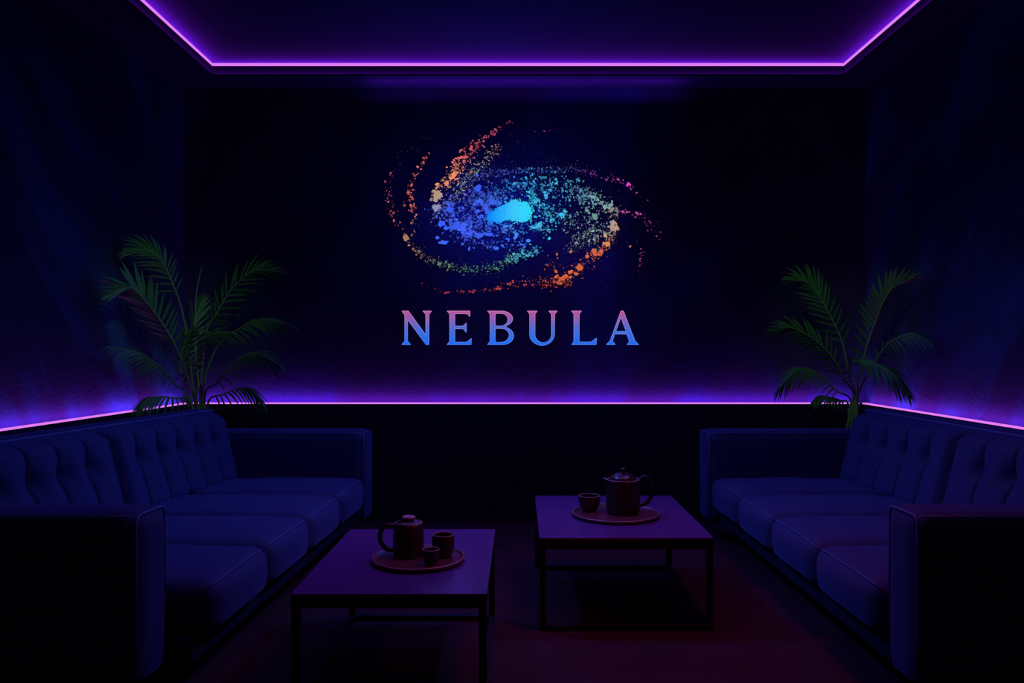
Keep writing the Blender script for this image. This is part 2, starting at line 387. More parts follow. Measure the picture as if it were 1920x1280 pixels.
# ------------------------------------------------------------------ sofas
def make_sofa(label, Fx, Bx, near_arm_v, far_arm_v, buttons, vt, vb):
    Y_FAR, Y_NEAR = 5.145, 2.50
    CF, CN = 4.885, 2.715
    def W(Y, v, z): return Vector((Fx(Y) + (Bx(Y) - Fx(Y)) * v, Y, z))
    root = empty('sofa', ((Fx(3.8) + Bx(3.8)) / 2, 3.8, 0), label, 'sofa', 'facing button-tufted sofas')
    D = lambda Y: abs(Bx(Y) - Fx(Y))
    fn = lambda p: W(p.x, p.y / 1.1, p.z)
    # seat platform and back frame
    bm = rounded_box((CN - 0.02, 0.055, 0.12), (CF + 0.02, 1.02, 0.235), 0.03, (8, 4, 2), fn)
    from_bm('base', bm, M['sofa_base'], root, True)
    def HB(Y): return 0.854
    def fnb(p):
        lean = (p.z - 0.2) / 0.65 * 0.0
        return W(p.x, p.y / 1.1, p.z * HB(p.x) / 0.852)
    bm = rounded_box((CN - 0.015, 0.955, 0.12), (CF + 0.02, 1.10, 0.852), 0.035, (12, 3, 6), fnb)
    bf = from_bm('back_frame', bm, M['sofa_shaded'], root, True)
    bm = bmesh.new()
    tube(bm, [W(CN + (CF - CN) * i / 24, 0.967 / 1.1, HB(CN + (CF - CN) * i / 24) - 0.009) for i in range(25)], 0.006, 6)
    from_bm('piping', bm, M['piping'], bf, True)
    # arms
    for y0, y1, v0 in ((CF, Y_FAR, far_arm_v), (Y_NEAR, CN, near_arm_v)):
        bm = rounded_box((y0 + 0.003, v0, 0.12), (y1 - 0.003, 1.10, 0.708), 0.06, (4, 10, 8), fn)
        a = from_bm('arm', bm, M['sofa_shaded'], root, True)
        bm = bmesh.new(); k = 0.0132; loop = []
        ya, yb, za, zb, r = y0 + 0.016, y1 - 0.016, 0.14, 0.708 - 0.0135, 0.03
        for cx, cz, t0 in ((yb - r, zb - r, 0), (ya + r, zb - r, 90)):
            for i in range(7):
                t = R(t0 + 90 * i / 6); loop.append(W(cx + r * math.cos(t), (v0 + k) / 1.1, cz + r * math.sin(t)))
        loop = [W(yb, (v0 + k) / 1.1, za)] + loop + [W(ya, (v0 + k) / 1.1, za)]
        tube(bm, loop, 0.0045, 6); from_bm('piping', bm, M['piping'], a, True)
        bm = bmesh.new()
        ye = y0 + 0.016
        tube(bm, [W(ye, (v0 + 0.03 + (1.08 - v0 - 0.03) * i / 12) / 1.1, 0.708 - 0.0135) for i in range(13)], 0.0035, 6)
        from_bm('piping', bm, M['piping'], a, True)
    # seat cushions
    n = 4; wd = (CF - CN) / n; ztop = 0.418; r = 0.062
    for i in range(n):
        y0, y1 = CN + wd * i + 0.004, CN + wd * (i + 1) - 0.004
        ph = random.uniform(0, 10)
        def fs(p, y0=y0, y1=y1, ph=ph):
            a = 1 - ((p.x - (y0 + y1) / 2) / ((y1 - y0) / 2)) ** 2
            b = max(0.0, 1 - ((p.y - 0.42) / 0.42) ** 2)
            c = max(0.0, 1 - ((p.z - 0.33) / 0.10) ** 2)
            z = p.z + (0.030 * a * (0.35 + 0.65 * b) if p.z > 0.33 else 0)
            v = p.y - 0.022 * a * c * (1 if p.y < 0.2 else 0)
            if p.z > 0.33: z += 0.004 * noise.noise(Vector((p.x * 6 + ph, p.y * 6, 0)))
            return W(p.x, v / 1.1, z)
        bm = rounded_box((y0, 0.0, 0.215), (y1, 0.84, ztop), r, (14, 18, 5), fs)
        c = from_bm('seat_cushion', bm, M['sofa'], root, True)
        bm = bmesh.new(); q = r * (1 - 0.7071) - 0.003; path = []
        for j in range(21):
            y = y0 + 0.012 + (y1 - y0 - 0.024) * j / 20
            e = min(y - y0, y1 - y); dz = 0.0 if e > r else -(r - math.sqrt(max(0, r * r - (r - e) ** 2)))
            path.append(fs(Vector((y, q - dz * 0.75, ztop - q + dz * 0.75))))
        tube(bm, path, 0.0032, 6)
        from_bm('seam', bm, M['piping'], c, True)
    # tufted back cushions
    nb = 2; wb = (CF - CN) / nb
    for i in range(nb):
        y0, y1 = CN + wb * i + 0.004, CN + wb * (i + 1) - 0.004
        wid = y1 - y0; z0 = 0.385; cw = wid / (buttons + 1)
        nu, nw = 210, 44
        bm = bmesh.new(); grid = []
        T = 0.17; bh = 0.62
        for a in range(nu + 1):
            col = []
            for b in range(nw + 1):
                u, w = a / nu, b / nw
                Y = y0 + u * wid; h = (HB(Y) - 0.012 - z0); z = z0 + w * h
                eu, ew = min(u, 1 - u) * wid, min(w, 1 - w) * h
                ru, rw = 0.055, 0.06
                gu = math.sqrt(max(0, 1 - (1 - min(eu / ru, 1)) ** 2)); gw = math.sqrt(max(0, 1 - (1 - min(ew / rw, 1)) ** 2))
                t = T * gu * gw
                if 0 < a < nu and 0 < b < nw:
                    k = round(u * wid / cw); sd = abs(u * wid - k * cw)
                    if 0 < k <= buttons:
                        db = math.hypot(sd, (w - bh) * h)
                        t -= gu * gw * (0.018 * math.exp(-(sd / 0.007) ** 2) + 0.034 * (1 - math.sin(math.pi * min(1.0, sd / cw)) ** 0.75) * (0.75 + 0.25 * math.sin(math.pi * w)) + 0.040 * math.exp(-(db / 0.042) ** 2))
                    t += gu * gw * 0.004 * noise.noise(Vector((Y * 22, z * 10, 3.0 + i)))
                vf = vb + (vt - vb) * w
                vback = vf + T / D(Y)
                col.append(bm.verts.new(W(Y, vback - t / D(Y), z)))
            grid.append(col)
        for a in range(nu):
            for b in range(nw):
                bm.faces.new((grid[a][b], grid[a+1][b], grid[a+1][b+1], grid[a][b+1]))
        ring = [grid[a][0] for a in range(nu)] + [grid[nu][b] for b in range(nw)] + [grid[a][nw] for a in range(nu, 0, -1)] + [grid[0][b] for b in range(nw, 0, -1)]
        bm.faces.new(ring)
        c = from_bm('back_cushion', bm, M['sofa'], root, True)
        for k in range(1, buttons + 1):
            Y = y0 + k * cw; h = HB(Y) - 0.012 - z0; z = z0 + bh * h
            vf = vb + (vt - vb) * bh
            p = W(Y, vf + (0.018 + 0.034 + 0.040 - 0.007) / D(Y), z)
            bm = bmesh.new(); bmesh.ops.create_uvsphere(bm, u_segments=14, v_segments=8, radius=0.014)
            for v in bm.verts: v.co = Vector((v.co.x * 0.6, v.co.y, v.co.z)) + p
            from_bm('button', bm, M['button'], c, True)
    # short block feet
    for Y in (Y_FAR - 0.10, Y_NEAR + 0.10):
        for v in (0.22, 1.0):
            bm = bmesh.new(); p = W(Y, v / 1.1, 0)
            hexa(bm, [(p.x + dx, p.y + dy, 0.0) for dx, dy in ((-.025, -.025), (.025, -.025), (.025, .025), (-.025, .025))] +
                     [(p.x + dx, p.y + dy, 0.125) for dx, dy in ((-.035, -.035), (.035, -.035), (.035, .035), (-.035, .035))])
            from_bm('leg', bm, M['black'], root)
    return root

def lin(y0, a, y1, b): return lambda Y: a + (b - a) * (Y - y0) / (y1 - y0)
make_sofa('navy button-tufted sofa beside the table with the two-cup tray', lin(5.05, -0.965, 2.7, -1.07), lin(5.145, -2.02, 2.5, -2.46), 0.120, 0.0, 5, 0.795, 0.70)
make_sofa('navy button-tufted sofa beside the table with the one-cup teapot tray', lin(5.05, 1.215, 2.7, 1.25), lin(5.145, 2.32, 2.5, 2.43), 0.030, -0.02, 4, 0.795, 0.695)

# ------------------------------------------------------------------ coffee tables
def make_table(label, x0, x1, y0, y1, h):
    root = empty('coffee_table', ((x0 + x1) / 2, (y0 + y1) / 2, 0), label, 'table', 'low coffee tables')
    bm = bmesh.new(); box(bm, x0, x1, y0, y1, h - 0.012, h); bevel_all(bm, 0.0015, 2)
    from_bm('tabletop', bm, M['tabletop'], root)
    t = 0.026; e = 0.002
    bm = bmesh.new()
    a0, a1, b0, b1 = x0 + e, x1 - e, y0 + e, y1 - e
    for q in ((a0, a1, b0, b0 + t), (a0, a1, b1 - t, b1), (a0, a0 + t, b0 + t, b1 - t), (a1 - t, a1, b0 + t, b1 - t)):
        box(bm, *q, h - 0.05, h - 0.012)
    from_bm('apron', bm, M['black'], root)
    for lx in (a0, a1 - t):
        for ly in (b0, b1 - t):
            bm = bmesh.new(); box(bm, lx, lx + t, ly, ly + t, 0, h - 0.05); from_bm('leg', bm, M['black'], root)
    for q in ((a0 + t, a1 - t, b0, b0 + t), (a0 + t, a1 - t, b1 - t, b1), (a0, a0 + t, b0 + t, b1 - t), (a1 - t, a1, b0 + t, b1 - t)):
        bm = bmesh.new(); box(bm, *q, 0, 0.022); from_bm('floor_rail', bm, M['black'], root)
    return root
TH = 0.41
make_table('low dark coffee table carrying the lidded jug and two cups', -0.772, -0.106, 2.62, 3.545, TH)
make_table('low dark coffee table carrying the dome-lidded teapot and one cup', 0.092, 0.856, 3.385, 4.335, TH)

# ------------------------------------------------------------------ tea things
def make_tray(label, x, y, r):
    root = empty('serving_tray', (x, y, TH), label, 'tray', 'round serving trays')
    bm = bmesh.new()
    lathe(bm, [(0, 0.001), (r - 0.012, 0.001), (r - 0.003, 0.006), (r, 0.013), (r - 0.001, 0.017), (r - 0.010, 0.0165), (r - 0.013, 0.0125), (r - 0.02, 0.0115), (0, 0.0115)], (x, y, TH), 96)
    from_bm('plate', bm, M['tray'], root, True)
    bm = bmesh.new(); tube(bm, [(x + (r - 0.0045) * math.cos(2*math.pi*k/96), y + (r - 0.0045) * math.sin(2*math.pi*k/96), TH + 0.0165) for k in range(96)], 0.0022, 6, closed=True)
    from_bm('rim', bm, M['edge_highlight'], root, True)
    return root
TZ = TH + 0.0118
def make_cup(label, x, y, h, prof):
    root = empty('tea_cup', (x, y, TZ), label, 'cup', 'handleless tea cups')
    bm = bmesh.new()
    out = [(r, z * h) for r, z in prof]
    rt = out[-1][0]
    lathe(bm, [(0, 0)] + out, (x, y, TZ)); o = from_bm('body', bm, M['clay'], root, True)
    bm = bmesh.new(); inner = [(rt - 0.004, h)] + [(max(r - 0.005, 0.004), max(z * h, 0.006)) for r, z in reversed(prof[:-1])] + [(0, 0.006)]
    lathe(bm, inner, (x, y, TZ)); from_bm('inside', bm, M['clay_in'], root, True)
    bm = bmesh.new(); tube(bm, [(x + (rt - 0.002) * math.cos(2*math.pi*k/64), y + (rt - 0.002) * math.sin(2*math.pi*k/64), TZ + h) for k in range(64)], 0.0021, 6, closed=True)
    from_bm('rim', bm, M['edge_highlight'], root, True)
    return root

# tray with jug and two cups
tx, ty = -0.391, 3.025
make_tray('round wooden tray under the lidded jug and two cups', tx, ty, 0.182)
make_cup('larger tea cup standing behind the small cup on the jug tray', -0.296, 3.045, 0.085, [(0.028, 0), (0.036, 0.08), (0.042, 0.28), (0.0445, 0.6), (0.044, 0.85), (0.042, 1.0)])
make_cup('smallest tea cup, in front of the lidded jug', -0.332, 2.935, 0.056, [(0.017, 0), (0.023, 0.08), (0.029, 0.3), (0.032, 0.65), (0.0325, 1.0)])

def make_jug(label, x, y):
    root = empty('lidded_jug', (x, y, TZ), label, 'jug')
    bm = bmesh.new(); h = 0.128
    lathe(bm, [(0, 0), (0.052, 0), (0.058, 0.006), (0.0605, 0.02), (0.0615, 0.045), (0.0605, 0.08), (0.057, 0.112), (0.0545, 0.124), (0.053, h), (0.0, h)], (x, y, TZ))
    from_bm('body', bm, M['clay'], root, True)
    bm = bmesh.new(); z = TZ + h
    lathe(bm, [(0, 0), (0.050, 0), (0.052, 0.003), (0.050, 0.006), (0.036, 0.011), (0.027, 0.013), (0.0, 0.013)], (x, y, z))
    ld = from_bm('lid', bm, M['clay'], root, True)
    bm = bmesh.new(); tube(bm, [(x + 0.0515 * math.cos(2*math.pi*k/64), y + 0.0515 * math.sin(2*math.pi*k/64), z + 0.003) for k in range(64)], 0.0025, 6, closed=True)
    from_bm('rim', bm, M['edge_highlight'], ld, True)
    bm = bmesh.new()
    lathe(bm, [(0, 0.012), (0.021, 0.012), (0.0215, 0.016), (0.026, 0.019), (0.0275, 0.023), (0.026, 0.027), (0.020, 0.028), (0.016, 0.025), (0, 0.0245)], (x, y, z))
    from_bm('knob', bm, M['edge_highlight'], ld, True)
    bm = bmesh.new(); cs = [(-0.053, 0.112), (-0.068, 0.119), (-0.090, 0.117), (-0.107, 0.100), (-0.114, 0.077), (-0.110, 0.053), (-0.097, 0.033), (-0.080, 0.022), (-0.058, 0.021)]
    P = spline([(x + a, y + 0.004, TZ + b) for a, b in cs], 40)
    tube(bm, P, [0.0085] * 8 + [0.0095] * 33, 12)
    from_bm('handle', bm, M['clay'], root, True)
make_jug('dark clay jug with ring-knobbed lid, its handle facing the sofa', -0.434, 3.055)

# tray with teapot and one cup
tx2, ty2 = 0.480, 3.83
make_tray('round wooden tray under the dome-lidded teapot and one cup', tx2, ty2, 0.216)
make_cup('rounded tea cup standing beside the dome-lidded teapot', 0.356, 3.885, 0.076, [(0.026, 0), (0.034, 0.06), (0.046, 0.25), (0.0535, 0.55), (0.055, 0.8), (0.0535, 1.0)])
def make_teapot(label, x, y):
    root = empty('teapot', (x, y, TZ), label, 'teapot')
    bm = bmesh.new(); h = 0.165
    rings = lathe(bm, [(0, 0), (0.068, 0), (0.077, 0.006), (0.0825, 0.02), (0.0845, 0.045), (0.0835, 0.09), (0.080, 0.135), (0.0775, 0.155), (0.0785, h), (0.0735, h), (0.072, h - 0.006), (0, h - 0.006)], (x, y, TZ), 64)
    # pouring lip pulled out of the rim, facing the cup
    for v in bm.verts:
        d = v.co - Vector((x, y, TZ)); a = math.atan2(d.y, d.x); da = abs(abs(a) - math.pi)
        if d.z > 0.11 and math.hypot(d.x, d.y) > 0.07:
            k = math.exp(-(da / 0.20) ** 2) * ((d.z - 0.11) / 0.055) ** 1.6
            v.co.x -= 0.017 * k; v.co.z += 0.005 * k
    from_bm('body', bm, M['clay'], root, True)
    bm = bmesh.new(); P = []
    for k in range(72):
        a = 2 * math.pi * k / 72; da = abs(math.atan2(math.sin(a - math.pi), math.cos(a - math.pi))); q = math.exp(-(da / 0.20) ** 2)
        P.append((x + 0.078 * math.cos(a) - 0.0175 * q, y + 0.078 * math.sin(a), TZ + h + 0.001 + 0.005 * q))
    tube(bm, P, 0.0026, 6, closed=True); from_bm('rim', bm, M['edge_highlight'], root, True)
    bm = bmesh.new(); z = TZ + h - 0.004
    prof = [(0, 0), (0.068, 0), (0.067, 0.004)] + [(0.066 * math.cos(R(t)), 0.004 + 0.036 * math.sin(R(t))) for t in range(10, 90, 10)] + [(0, 0.040)]
    lathe(bm, prof, (x, y, z)); ld = from_bm('lid', bm, M['clay'], root, True)
    bm = bmesh.new(); lathe(bm, [(0.006, 0.038), (0.007, 0.043), (0.012, 0.047), (0.0145, 0.053), (0.012, 0.059), (0.006, 0.062), (0, 0.0625)], (x, y, z)); from_bm('knob', bm, M['clay'], ld, True)
    bm = bmesh.new(); cs = [(0.076, 0.158), (0.086, 0.172), (0.106, 0.180), (0.128, 0.172), (0.144, 0.147), (0.147, 0.115), (0.139, 0.082), (0.122, 0.056), (0.102, 0.043), (0.080, 0.040)]
    P = spline([(x + a, y, TZ + b) for a, b in cs], 48)
    tube(bm, P, [0.005 + 0.006 * min(1, i / 30) for i in range(49)], 12); from_bm('handle', bm, M['clay'], root, True)
make_teapot('dark clay teapot with domed lid and tall loop handle', 0.519, 3.835)

# ------------------------------------------------------------------ galaxy wall art (relief of glowing splashes)
GY = YB - 0.010
def G(x, y): return at(680 + x / 3.2, 190 + y / 3.2, GY)
class Art:
    def __init__(s): s.v = []; s.f = []; s.c = []
    def blob(s, x, y, rx, ry, col, rot=0.0, rough=0.22, n=None):
        r = max(rx, ry); n = n or (6 if r < 4 else 9 if r < 9 else 22); i0 = len(s.v); ph = random.uniform(0, 99)
        ca, sa = math.cos(rot), math.sin(rot)
        yo = random.uniform(0, 0.003)
        for k in range(n):
            a = 2 * math.pi * k / n
            q = 1 + rough * (1.5 * noise.noise(Vector((math.cos(a) * 1.7 + ph, math.sin(a) * 1.7, ph))) + (random.uniform(-.6, .6) if n > 12 else random.uniform(-1, 1)))
            dx, dy = rx * q * math.cos(a), ry * q * math.sin(a)
            p = G(x + dx * ca - dy * sa, y + dx * sa + dy * ca); p.y -= yo
            s.v.append(p); s.c.append(col)
        s.f.append(tuple(range(i0, i0 + n)))
    def poly(s, pts, colf):
        i0 = len(s.v)
        for x, y in pts: s.v.append(G(x, y)); s.c.append(colf(x, y))
        s.f.append(tuple(range(i0, i0 + len(pts))))
    def build(s, name, parent):
        org = parent_world(parent)
        me = bpy.data.meshes.new(name); me.from_pydata([p - org for p in s.v], [], s.f)
        at_ = me.attributes.new('glow', 'FLOAT_COLOR', 'POINT')
        for i, c in enumerate(s.c): at_.data[i].color = c
        return link(name, me, M['art'], parent)
M['art'] = attr_emit_mat('glowing splash paint', 'glow', 1.0)
def lerpc(stops, t):
    for (a, ca), (b, cb) in zip(stops, stops[1:]):
        if t <= b:
            u = (t - a) / (b - a); return tuple(p + (q - p) * u for p, q in zip(ca, cb))
    return stops[-1][1]
def jit(c, a=14, dim=(0.65, 1.05)):
    k = random.uniform(*dim); return srgb(*[min(255, max(0, (v + random.uniform(-a, a)) * k)) for v in c])
def stroke(A, pts, n, rmin, rmax, cols, pw=2.6, dim=(0.55, 1.0), clump=0.0):
    """pts: (x, y, halfwidth); clump > 0 leaves gaps"""
    seg = [math.hypot(b[0]-a[0], b[1]-a[1]) for a, b in zip(pts, pts[1:])]; tot = sum(seg)
    for _ in range(n):
        d = random.random() * tot; t = d / tot; k = 0
        while k < len(seg) - 1 and d > seg[k]: d -= seg[k]; k += 1
        u = d / seg[k]; a, b = pts[k], pts[k+1]
        w = a[2] + (b[2] - a[2]) * u
        if len(a) > 3 and random.random() > a[3] + (b[3] - a[3]) * u: continue
        x = a[0] + (b[0]-a[0]) * u + random.gauss(0, w * 0.6); y = a[1] + (b[1]-a[1]) * u + random.gauss(0, w * 0.6)
        if clump and noise.noise(Vector((x * 0.03, y * 0.03, len(pts) + n * 0.1))) < random.uniform(-0.5, 0.6) * clump + 0.05: continue
        r = rmin + (rmax - rmin) * random.random() ** pw
        e = random.uniform(0.6, 1.0)
        A.blob(x, y, r, r * e, jit(lerpc(cols, t), dim=dim), random.uniform(0, 3), 0.3)
def bigs(A, L, c, a=6):
    for q in L:
        x, y, rx, ry = q[:4]; rot = R(q[4]) if len(q) > 4 else 0
        A.blob(x, y, rx, ry, jit(c, a, (0.95, 1.0)), rot, 0.32)

art = empty('galaxy_wall_art', at(972, 385, GY), 'glowing spiral galaxy of coloured paint splashes on the back wall', 'wall art')
A = Art()                                                     # bright core
edge = [(748, 700), (745, 685), (762, 668), (790, 655), (806, 640), (835, 626), (858, 612), (885, 600), (902, 588), (922, 590), (940, 602), (965, 598), (988, 606), (1003, 622), (1012, 642), (1018, 668), (1014, 690), (1000, 702), (985, 716), (958, 727), (930, 722), (905, 716), (880, 708), (858, 716), (832, 724), (808, 727), (785, 724), (765, 727), (750, 718)]
fine = []
for (a, b) in zip(edge, edge[1:] + edge[:1]):
    for k in range(3):
        u = k / 3; fine.append((a[0] + (b[0]-a[0]) * u + random.uniform(-4, 4), a[1] + (b[1]-a[1]) * u + random.uniform(-4, 4)))
def corecol(x, y):
    return srgb(*lerpc([(0, (10, 135, 255)), (0.25, (30, 165, 255)), (0.6, (60, 200, 252)), (1, (45, 222, 255))], min(1, max(0, (x - 745) / 270))))
# concentric rings so the gradient is carried smoothly
cx, cy = 890, 665
for ring in range(1, 8):
    k0, k1 = (ring - 1) / 7, ring / 7
    m = len(fine)
    for i in range(m):
        p, q = fine[i], fine[(i + 1) % m]
        a = [(cx + (p[0]-cx)*k0, cy + (p[1]-cy)*k0), (cx + (p[0]-cx)*k1, cy + (p[1]-cy)*k1), (cx + (q[0]-cx)*k1, cy + (q[1]-cy)*k1), (cx + (q[0]-cx)*k0, cy + (q[1]-cy)*k0)]
        if ring == 1: a = a[1:3] + [(cx, cy)]
        A.poly(a, corecol)
for k in range(260):                                          # ragged margin
    p = random.choice(fine); r = random.uniform(1.5, 7) * random.random() ** 0.5
    x, y = p[0] + random.gauss(0, 9), p[1] + random.gauss(0, 8)
    A.blob(x, y, r, r, tuple(v * 0.85 for v in corecol(x, y)[:3]) + (1,))
A.build('core', art)

A = Art(); BL = (62, 98, 255)                                  # blue splashes
bigs(A, [(580, 745, 38, 22), (622, 782, 36, 18, 15), (660, 795, 34, 18, 12), (695, 806, 26, 13, 8), (545, 748, 30, 22), (470, 735, 20, 20), (525, 648, 18, 14), (530, 622, 16, 17), (512, 610, 10, 9), (485, 847, 29, 12), (447, 818, 13, 10), (752, 797, 32, 14, 12), (610, 740, 18, 18), (740, 632, 18, 22), (785, 606, 26, 18), (700, 600, 24, 14), (690, 520, 24, 17, -20), (685, 442, 8, 14), (820, 612, 16, 12), (748, 660, 16, 18), (660, 640, 12, 10), (540, 685, 15, 10), (800, 880, 15, 10), (838, 865, 8, 11, -20), (720, 850, 8, 9), (640, 885, 6, 14), (600, 855, 10, 8), (500, 760, 16, 12), (715, 690, 14, 12), (690, 660, 14, 10), (600, 640, 9, 7), (640, 700, 10, 8), (560, 710, 12, 8), (595, 765, 30, 16), (630, 720, 14, 10), (870, 825, 16, 7), (720, 620, 14, 10)], BL)
bigs(A, [(922, 800, 11, 16), (915, 818, 9, 11, 20), (870, 748, 28, 7, -10), (960, 860, 8, 5), (860, 770, 10, 6), (995, 836, 14, 10, 20)], (66, 140, 255))
stroke(A, [(470, 640, 60), (560, 700, 80), (650, 740, 75), (740, 740, 60)], 620, 1.5, 10, [(0, (70, 88, 235)), (1, (62, 98, 255))], 2.2)
stroke(A, [(600, 560, 60), (680, 600, 60), (760, 600, 45), (840, 560, 40)], 400, 1.5, 8.5, [(0, (75, 85, 225)), (1, (66, 130, 255))], 2.4)
stroke(A, [(560, 800, 40), (700, 850, 35), (860, 860, 35), (980, 860, 40)], 170, 2, 8, [(0, (72, 88, 245)), (1, (66, 120, 250))], 2.2)
stroke(A, [(540, 500, 60), (640, 470, 60), (760, 430, 45), (880, 430, 40)], 260, 1.2, 6, [(0, (90, 90, 190)), (1, (70, 95, 230))], 2.6)
stroke(A, [(730, 760, 40), (850, 760, 40), (960, 780, 45)], 170, 2, 8, [(0, (66, 95, 255)), (1, (66, 150, 250))], 2.2)
A.build('blue_splash', art)

A = Art(); CY = (66, 190, 245)                                 # cyan splashes
bigs(A, [(1058, 742, 16, 22, 35), (1030, 755, 24, 9, 0), (1113, 770, 13, 6), (1120, 822, 8, 9, 30), (1135, 714, 11, 15), (1195, 685, 14, 18, -25), (1040, 598, 20, 15), (1100, 570, 10, 18), (1095, 545, 10, 7), (1035, 690, 10, 7), (915, 493, 16, 7, -20), (1162, 492, 8, 8), (1215, 660, 12, 10), (1000, 545, 10, 8)], CY)
stroke(A, [(700, 580, 35), (800, 545, 40), (900, 510, 45), (1050, 490, 60), (1200, 515, 72), (1330, 550, 52)], 640, 1.4, 9.5, [(0, (52, 82, 235)), (0.3, (58, 140, 250)), (0.6, (66, 185, 245)), (1, (95, 155, 200))], 2.8, (0.5, 1.0))
stroke(A, [(1000, 560, 45), (1060, 630, 45), (1120, 690, 50), (1190, 670, 58)], 330, 1.5, 9, [(0, (55, 205, 255)), (1, (70, 165, 225))], 2.8)
stroke(A, [(1000, 740, 25), (1060, 770, 35), (1130, 760, 40)], 90, 2, 7, [(0, (66, 180, 250)), (1, (75, 165, 215))], 2.2)
stroke(A, [(870, 950, 24), (930, 925, 32), (1000, 915, 32), (1050, 880, 20)], 230, 1.4, 8.5, [(0, (85, 160, 175)), (0.5, (75, 200, 235)), (1, (75, 160, 215))], 2.5)
stroke(A, [(700, 440, 20), (850, 420, 16), (1050, 410, 18), (1250, 408, 22), (1400, 430, 24)], 340, 1.2, 5.5, [(0, (70, 80, 190)), (0.4, (80, 125, 235)), (0.7, (90, 90, 195)), (1, (150, 70, 180))], 2.4, (0.4, 1.0))
A.build('cyan_splash', art)

A = Art()                                                     # grey and teal splashes
bigs(A, [(1393, 690, 19, 19), (1345, 655, 12, 11), (1358, 668, 8, 8)], (105, 150, 150))
bigs(A, [(1380, 572, 24, 10, 25), (1460, 632, 17, 11), (1435, 605, 13, 9), (1485, 625, 14, 12), (1410, 590, 10, 8)], (120, 165, 175))
bigs(A, [(1282, 848, 10, 6), (1380, 778, 10, 6), (1388, 825, 8, 8), (1358, 838, 7, 9)], (140, 175, 172))
bigs(A, [(460, 975, 14, 11), (500, 965, 6, 10), (520, 985, 6, 11)], (90, 128, 105))
bigs(A, [(440, 648, 15, 12), (432, 630, 18, 13), (455, 632, 12, 14)], (150, 150, 192))
stroke(A, [(1300, 545, 42), (1400, 585, 48), (1480, 635, 50), (1510, 690, 36)], 320, 1.4, 8.5, [(0, (105, 165, 205)), (0.5, (135, 180, 185)), (1, (190, 170, 160))], 2.3)
stroke(A, [(1220, 690, 55), (1300, 740, 85), (1400, 780, 75), (1480, 800, 52)], 330, 1.3, 7.5, [(0, (100, 160, 185)), (0.5, (125, 160, 165)), (1, (175, 170, 160))], 2.3)
stroke(A, [(1250, 820, 45), (1350, 830, 45), (1230, 880, 30)], 170, 1.4, 5, [(0, (130, 150, 155)), (1, (120, 120, 120))], 2.4)
stroke(A, [(820, 270, 24), (720, 370, 44), (620, 480, 52), (510, 600, 54), (430, 680, 40)], 430, 1.3, 6.5, [(0, (150, 100, 130)), (0.4, (165, 170, 165)), (0.7, (150, 160, 170)), (1, (130, 130, 180))], 2.4)
stroke(A, [(320, 890, 20), (400, 945, 20), (470, 975, 22), (560, 1000, 22), (680, 1010, 26), (800, 995, 30), (880, 965, 28)], 420, 1.4, 6, [(0, (160, 125, 110)), (0.25, (110, 120, 105)), (0.5, (88, 128, 110)), (1, (95, 160, 150))], 2.6, (0.45, 1.0))
A.build('grey_splash', art)

A = Art()                                                     # orange and pink splashes
bigs(A, [(555, 432, 22, 13, -35), (538, 452, 20, 16, -30), (548, 442, 20, 15, -35), (504, 490, 8, 17, 28), (447, 498, 13, 9)], (244, 148, 108))
bigs(A, [(446, 565, 26, 30), (462, 562, 18, 17), (437, 585, 15, 16)], (192, 158, 138))
bigs(A, [(652, 278, 9, 13, 15)], (240, 92, 95)); bigs(A, [(613, 335, 9, 8), (592, 337, 10, 7, -30), (608, 358, 8, 10)], (235, 110, 118))
bigs(A, [(1508, 748, 19, 32), (1518, 755, 18, 18), (1500, 738, 12, 18)], (184, 158, 142)); bigs(A, [(1455, 804, 9, 12)], (196, 164, 140))
bigs(A, [(1470, 855, 17, 14), (1452, 852, 15, 9)], (230, 138, 92))
bigs(A, [(1385, 898, 15, 13), (1430, 898, 14, 13), (1400, 915, 18, 12), (1425, 918, 14, 8), (1348, 930, 13, 11, 20)], (216, 104, 80))
bigs(A, [(1302, 996, 23, 18), (1248, 1022, 15, 11), (1280, 1035, 15, 10), (1200, 1060, 24, 17, -15), (1180, 1088, 18, 13, 20), (1245, 1054, 10, 9), (1165, 1052, 15, 12), (1160, 1020, 9, 9), (1215, 1050, 16, 12)], (216, 100, 66))
bigs(A, [(260, 819, 17, 16)], (165, 120, 100)); bigs(A, [(340, 898, 9, 8), (302, 885, 7, 8)], (140, 108, 96))
bigs(A, [(1165, 915, 6, 8), (1250, 900, 10, 7, -40), (1605, 870, 7, 6)], (205, 110, 92))
stroke(A, [(895, 120, 8, .08), (800, 175, 16, .22), (720, 230, 26, .45), (650, 295, 44, 1), (600, 355, 46, 1), (545, 430, 38, .9), (475, 510, 32, .7), (420, 575, 28, .7)], 640, 1.4, 8.5, [(0, (205, 60, 120)), (0.3, (225, 90, 130)), (0.55, (238, 120, 115)), (0.8, (236, 152, 128)), (1, (190, 160, 150))], 2.4)
stroke(A, [(200, 345, 24, .25), (165, 450, 24, .6), (155, 580, 26, .8), (190, 700, 26, 1), (240, 790, 24, .9), (300, 880, 24, .8), (360, 930, 24, .9)], 150, 1.4, 8.5, [(0, (215, 90, 115)), (0.6, (222, 108, 112)), (1, (160, 120, 105))], 3.0, (0.4, 1.0))
stroke(A, [(400, 310, 8, .5), (350, 385, 14, .6), (312, 455, 22, .8), (275, 550, 24, 1), (285, 615, 26, 1), (305, 700, 24, .6), (325, 780, 20, .5)], 165, 1.5, 10, [(0, (225, 105, 115)), (0.7, (228, 108, 112)), (1, (170, 140, 130))], 2.8, (0.5, 1.0))
